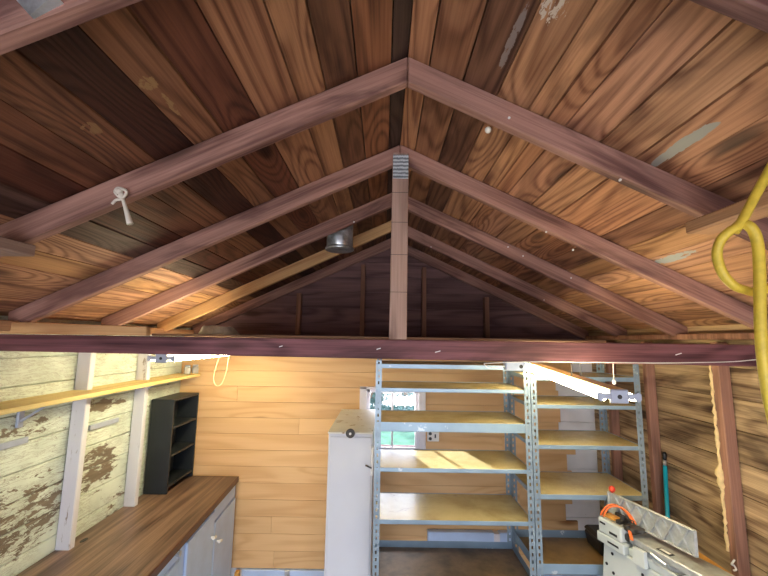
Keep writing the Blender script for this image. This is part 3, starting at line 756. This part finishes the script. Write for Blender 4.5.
# black case on lower right shelf
cs = empty('black_case', (1.36, 2.56, .7995)); tag(cs, 'black plastic case on the lowest visible shelf behind grey machine', 'case')
bm = NB(); hexa(bm, [(.0, .0, 0), (.13, .0, 0), (.13, .17, 0), (.0, .17, 0), (-.015, -.01, .09), (.14, -.01, .09), (.14, .18, .09), (-.015, .18, .09)], .012); link('case_body', bm, MAT['blackplastic'], cs)
bm = NB(); hexa(bm, [(-.017, -.012, .091), (.142, -.012, .091), (.142, .182, .091), (-.017, .182, .091), (-.005, 0, .115), (.13, 0, .115), (.13, .17, .115), (-.005, .17, .115)], .008); link('case_lid', bm, MAT['blackplastic'], cs)
# things on the rear wall
ou = empty('wall_outlet', (.452, YR-.001, 1.268)); tag(ou, 'white double outlet on rear wall beneath the window corner', 'outlet')
bm = NB(); box(bm, -.052, .052, -.022, 0, -.044, .04, .004); link('outlet_box', bm, MAT['whiteplastic'], ou)
for x in (-.026,):
    for z in (-.02, .022):
        bm = NB(); cyl(bm, (x, -.0225, z), (x, -.024, z), .014, seg=16); link('socket', bm, MAT['blackplastic'], ou)
bm = NB(); box(bm, .012, .024, -.025, -.0222, -.014, .018, .001); link('switch', bm, MAT['blackplastic'], ou)
ht = empty('wall_heater', (.40, YR-.004, .37)); tag(ht, 'white baseboard heater on rear wall seen below the shelves', 'heater')
bm = NB(); box(bm, 0, .56, -.06, 0, .0, .135, .006); link('heater_body', bm, MAT['bluecab'], ht)
bm = NB(); box(bm, .60, .72, -.06, 0, .0, .135, .006); link('end_box', bm, MAT['bluecab'], ht)
bm = NB(); box(bm, .555, .605, -.068, 0, .002, .13, .004); link('joint_cover', bm, MAT['whiteframe'], ht)
bm = NB(); box(bm, .02, .70, -.061, -.02, -.012, -.0005, .001); link('grille', bm, MAT['darkmetal'], ht)
bm = NB(); box(bm, -1.205, -1.17, YR-.07, YR-.021, 0, .17, .003); tag(link('wood_stake', bm, MAT['bench']), 'short wood stake at the foot of rear wall by cabinet', 'stake')
bm = NB(); box(bm, -.80, -.755, YR-.026, YR-.0185, .002, .17, .002); tag(link('metal_clip', bm, MAT['galv']), 'small metal clip on the pale baseboard', 'clip')
# loft bundle
bm = NB(); random.seed(5)
hexa(bm, [(-1.17, 2.42, 2.116), (-.93, 2.42, 2.116), (-.95, 2.6, 2.116), (-1.15, 2.6, 2.116), (-1.13, 2.44, 2.178), (-.99, 2.45, 2.17), (-.99, 2.57, 2.165), (-1.12, 2.58, 2.17)], .012)
bmesh.ops.subdivide_edges(bm, edges=bm.edges, cuts=3, use_grid_fill=True)
for v in bm.verts:
    if v.co.z > 2.135: v.co += Vector((noise.noise(v.co*22), noise.noise(v.co*22+Vector((9, 0, 0))), noise.noise(v.co*22+Vector((0, 9, 0)))))*.012
tag(link('plastic_bundle', bm, MAT['gauze'], None, True), 'grey crumpled plastic bundle on the loft at left', 'bundle')

# ------------------------------------------------------------------ BROOM
br = empty('broom', (1.85, 2.675, 0)); tag(br, 'teal handled broom leaning on the right wall by stud', 'broom')
p0, p1 = Vector((-.01, .0, .12)), Vector((.038, .02, 1.30))
bm = NB(); cyl(bm, p0, p1, .0125, seg=14); link('handle', bm, MAT['teal'], br, True)
d = (p1-p0).normalized(); bm = NB(); cyl(bm, p1+d*.001, p1+d*.035, .0095, seg=12); link('ferrule', bm, MAT['galv'], br, True)
bm = NB(); tube(bm, [p1+d*.036, p1+d*.045, p1+d*.075, p1+d*.085], [.010, .0125, .0125, .008], 12); link('grip', bm, MAT['blackplastic'], br, True)
bm = NB(); hexa(bm, [(-.035, -.14, 0), (.015, -.14, 0), (.015, .07, 0), (-.035, .07, 0), (-.025, -.1, .12), (.005, -.1, .12), (.005, .06, .12), (-.025, .06, .12)], .004); link('bristles', bm, MAT['darkmetal'], br)
# hook on stud B
bm = NB(); c = atX(735, 565, 1.83); tube(bm, catmull([c+Vector((0, .0, .025)), c+Vector((-.012, -.004, .016)), c+Vector((-.012, .006, .0)), c+Vector((0, .006, -.006)), c+Vector((0, -.004, -.02)), c+Vector((-.014, -.004, -.024))], 6), .0045, 8)
tag(link('wall_hook', bm, MAT['whiteplastic'], None, True), 'white curled hook low on the foam edged stud', 'hook')

# ------------------------------------------------------------------ WORK BENCH
wb = empty('work_bench', (1.52, 1.4, 0)); tag(wb, 'narrow golden wood bench along right wall behind grey machine', 'bench')
bm = NB()
for k in range(2): box(bm, k*.098, k*.098+.096, 0, .97, .972, 1.0, .003)
link('bench_top', bm, MAT['bench'], wb)
for x in (.01, .145):
    for y in (.03, .90):
        bm = NB(); box(bm, x, x+.04, y, y+.04, 0, .9715, .003); link('leg', bm, MAT['stud'], wb)

# ------------------------------------------------------------------ JOINTER
jt = empty('jointer', (1.40, 2.10, 0), math.radians(16)); tag(jt, 'grey jointer machine on a sheet metal stand at bottom right', 'jointer')
def jp(name, mat, fn, par=None, smooth=False):
    bm = NB(); fn(bm); return link(name, bm, MAT[mat], par or jt, smooth)
st = jp('stand', 'machine', lambda b: hexa(b, [(-.19, -.34, 0), (.02, -.34, 0), (.02, .27, 0), (-.19, .27, 0), (-.078, -.30, 1.0), (.03, -.30, 1.0), (.03, .262, 1.0), (-.078, .262, 1.0)], .006))
def holes(b):
    for y, z in ((.20, .965), (.235, .90), (.19, .875), (.02, .955), (-.08, .965), (.09, .90)):
        x = -.078 - (1.0-z)*.112; cyl(b, (x+.004, y, z), (x-.0025, y, z), .008, seg=12)
jp('bolt_hole', 'blackplastic', holes, st)
jp('base_casting', 'machine', lambda b: (box(b, -.10, .062, .11, .285, 1.001, 1.052, .005), box(b, -.07, .06, -.30, .109, 1.001, 1.04, .005)))
ot = jp('outfeed_table', 'machine', lambda b: box(b, -.095, .068, .125, .275, 1.053, 1.128, .006))
jp('slot', 'blackplastic', lambda b: (box(b, -.0965, -.094, .15, .20, 1.07, 1.082), box(b, -.0965, -.094, .225, .262, 1.10, 1.11), box(b, -.1015, -.0985, .14, .21, 1.02, 1.03)), ot)
jp('table_top', 'cast', lambda b: box(b, -.088, .064, .13, .27, 1.1285, 1.132, .001), ot)
it = jp('infeed_table', 'cast', lambda b: (box(b, -.075, .07, -.34, .095, 1.07, 1.105, .004), prism(b, [(-.33, 1.069), (-.33, 1.055), (-.05, 1.041), (.09, 1.041), (.09, 1.069)], 'x', -.06, .055)))
pl = jp('label_plate', 'blackplastic', lambda b: box(b, -.062, -.030, -.115, -.045, 1.1055, 1.108, .001), it)
jp('label_face', 'whiteplastic', lambda b: box(b, -.055, -.037, -.105, -.055, 1.1082, 1.109), pl)
jp('cutter_head', 'darkmetal', lambda b: cyl(b, (-.07, .110, 1.085), (.06, .110, 1.085), .018, seg=18))
def fence(b):
    box(b, 0, .008, -.20, .285, 1.134, 1.25, .003)
    box(b, -.012, .0, -.20, .285, 1.243, 1.25, .002); box(b, -.012, 0, -.20, .285, 1.134, 1.142, .002)
    box(b, -.012, 0, -.20, -.188, 1.134, 1.25, .002); box(b, -.012, 0, .274, .285, 1.134, 1.25, .002)
    for y in (-.14, -.07, .0, .07, .14, .21):
        for s in (1, -1):
            hexa(b, [(-.011, y-.03*s-.004, 1.14), (0, y-.03*s-.004, 1.14), (0, y-.03*s+.004, 1.14), (-.011, y-.03*s+.004, 1.14),
                     (-.011, y+.03*s-.004, 1.244), (0, y+.03*s-.004, 1.244), (0, y+.03*s+.004, 1.244), (-.011, y+.03*s+.004, 1.244)])
fn = jp('fence', 'cast', fence)
jp('fence_knob', 'red', lambda b: (ball(b, (.004, .262, 1.268), .018), cyl(b, (.004, .262, 1.245), (.004, .262, 1.26), .006)), fn, True)
jp('fence_knob', 'red', lambda b: (ball(b, (.055, -.02, 1.19), .022), cyl(b, (.008, -.02, 1.19), (.04, -.02, 1.19), .007)), fn, True)
jp('clamp_arm', 'darkmetal', lambda b: (box(b, -.075, .05, .148, .175, 1.1325, 1.150, .003), cyl(b, (-.04, .16, 1.150), (-.04, .16, 1.172), .012), box(b, -.03, -.014, .10, .22, 1.15, 1.165, .002)), fn)
def guard(b):
    poly = [(-.105, .075), (-.10, .10), (-.075, .122), (-.045, .118), (-.018, .085), (-.014, .05), (-.035, .035), (-.06, .05), (-.085, .052)]
    prism(b, poly, 'z', 1.133, 1.150, .003)
    cyl(b, (-.085, .09, 1.150), (-.085, .09, 1.160), .013)
gd = jp('cutter_guard', 'darkmetal', guard)
jp('guard_handle', 'orangecord', lambda b: hexa(b, [(-.118, .035, 1.11), (-.106, .035, 1.11), (-.106, .05, 1.11), (-.118, .05, 1.11), (-.108, .055, 1.145), (-.098, .055, 1.145), (-.098, .07, 1.145), (-.108, .07, 1.145)], .002), gd)
jp('guard_bracket', 'machine', lambda b: hexa(b, [(-.106, -.015, 1.0), (-.080, -.015, 1.0), (-.080, .055, 1.0), (-.106, .055, 1.0), (-.100, -.01, 1.075), (-.079, -.01, 1.075), (-.079, .055, 1.075), (-.100, .055, 1.075)], .003))
jp('wood_push_block', 'bench', lambda b: box(b, -.07, -.02, .19, .262, 1.1325, 1.145, .003))
jp('gib_lever', 'galv', lambda b: (tube(b, [(-.076, -.03, 1.06), (-.10, -.05, 1.09), (-.098, -.12, 1.075)], .006, 8), cyl(b, (-.068, -.2, 1.05), (-.09, -.2, 1.05), .02, seg=16)))
# orange cord over the jointer
MW = Matrix.Translation((1.40, 2.10, 0)) @ Matrix.Rotation(math.radians(16), 4, 'Z')
bm = NB()
for off in (0, .018):
    tube(bm, catmull([MW @ Vector(p) for p in ((-.085, .262-off, 1.137), (-.082, .25-off, 1.165), (-.06, .235-off, 1.195), (-.03, .21-off*1.5, 1.205), (-.018, .16-off, 1.19), (-.016, .13-off, 1.165), (-.03, .105-off, 1.158))], 8), .0048, 8)
tag(link('power_cord', bm, MAT['orangecord'], None, True), 'orange power cord looped over the grey jointer', 'cord')

# ------------------------------------------------------------------ OUTSIDE, THROUGH THE WINDOW
def tree(x, y, h, r, n, lab, seed):
    random.seed(seed); t = empty('tree', (x, y, -.02)); tag(t, lab, 'tree', 'trees outside the window')
    bm = NB(); tube(bm, [(0, 0, 0), (.05, 0, h*.5), (0, .05, h*.95)], [.14, .1, .04], 8)
    for k in range(6):
        a = k*1.05; tube(bm, [(0, 0, h*.5+.2*k), (math.cos(a)*r*.6, math.sin(a)*r*.6, h*.6+.25*k)], [.05, .015], 6)
    link('trunk', bm, MAT['bark'], t)
    bm = NB()
    for k in range(n):
        d = Vector((random.gauss(0, 1), random.gauss(0, 1), random.gauss(0, 1))).normalized()*random.uniform(.3, 1)**.5
        p = Vector((d.x*r, d.y*r, h*.8 + d.z*r*1.0)); s = random.uniform(.06, .13)
        u = Vector((random.gauss(0, 1), random.gauss(0, 1), random.gauss(0, 1))).normalized(); v = u.orthogonal().normalized()
        bm.faces.new([bm.verts.new(p+q) for q in (u*s, v*s*.5, -u*s, -v*s*.5)])
    link('crown', bm, MAT['leaf'], t)
tree(-.35, 13.5, .55, .62, 420, 'leafy tree seen through left panes of the window', 4)
tree(.85, 15.5, .5, .75, 360, 'sparser leafy tree seen through right panes of the window', 9)
bm = NB(); random.seed(2)
for k in range(10000):
    p = Vector((random.uniform(-5, 6), random.uniform(11.2, 12.2), random.uniform(-.02, .12 if k < 4000 else 2.02)))
    if k >= 4000: p.x = random.uniform(-7, -1.8)  # tall left part, out of view, added to block low sun from a shelf
    s = random.uniform(.06, .12); u = Vector((random.gauss(0, 1), random.gauss(0, 1), random.gauss(0, 1))).normalized(); v = u.orthogonal().normalized()
    bm.faces.new([bm.verts.new(p+q) for q in (u*s, v*s*.5, -u*s, -v*s*.5)])
hd = link('hedge', bm, MAT['leaf']); tag(hd, 'pale green hedge through the lower window panes, with an unseen sun-blocking left end', 'hedge', kind='stuff')

# ------------------------------------------------------------------ LIGHT
wd = bpy.data.worlds.new('sky'); SC.world = wd; wd.use_nodes = True
nt = wd.node_tree; bg = nt.nodes['Background']
bg.inputs[0].default_value = (.86, .88, 1.0, 1); bg.inputs[1].default_value = 9.0
def sun_light():
    l = bpy.data.lights.new('sun', 'SUN'); l.energy = 80; l.angle = math.radians(1.5); l.color = (1, .97, .93)
    o = bpy.data.objects.new('sun', l); COL.objects.link(o)
    d = Vector((.3, -.95, -.087)); o.rotation_euler = d.to_track_quat('-Z', 'Y').to_euler(); o.location = (-4, 8, 6)
sun_light()
def portal(name, loc, rot, sx, sy):
    l = bpy.data.lights.new(name, 'AREA'); l.shape = 'RECTANGLE'; l.size = sx; l.size_y = sy; l.cycles.is_portal = True
    o = bpy.data.objects.new(name, l); COL.objects.link(o); o.location = loc; o.rotation_euler = rot
portal('doorway_portal', ((OX0+OX1)/2, YF-.03, OZ/2), (PI/2, 0, 0), OX1-OX0, OZ)
portal('window_portal', ((WX0+WX1)/2, YR+.14, (WZ0+WZ1)/2), (-PI/2, 0, 0), WX1-WX0-.1, WZ1-WZ0-.04)

SC.view_settings.view_transform = 'Standard'; SC.view_settings.look = 'None'
SC.view_settings.gamma = 1; SC.view_settings.use_curve_mapping = False
SC.view_settings.exposure = 0.0
SC.cycles.max_bounces = 8; SC.cycles.diffuse_bounces = 5
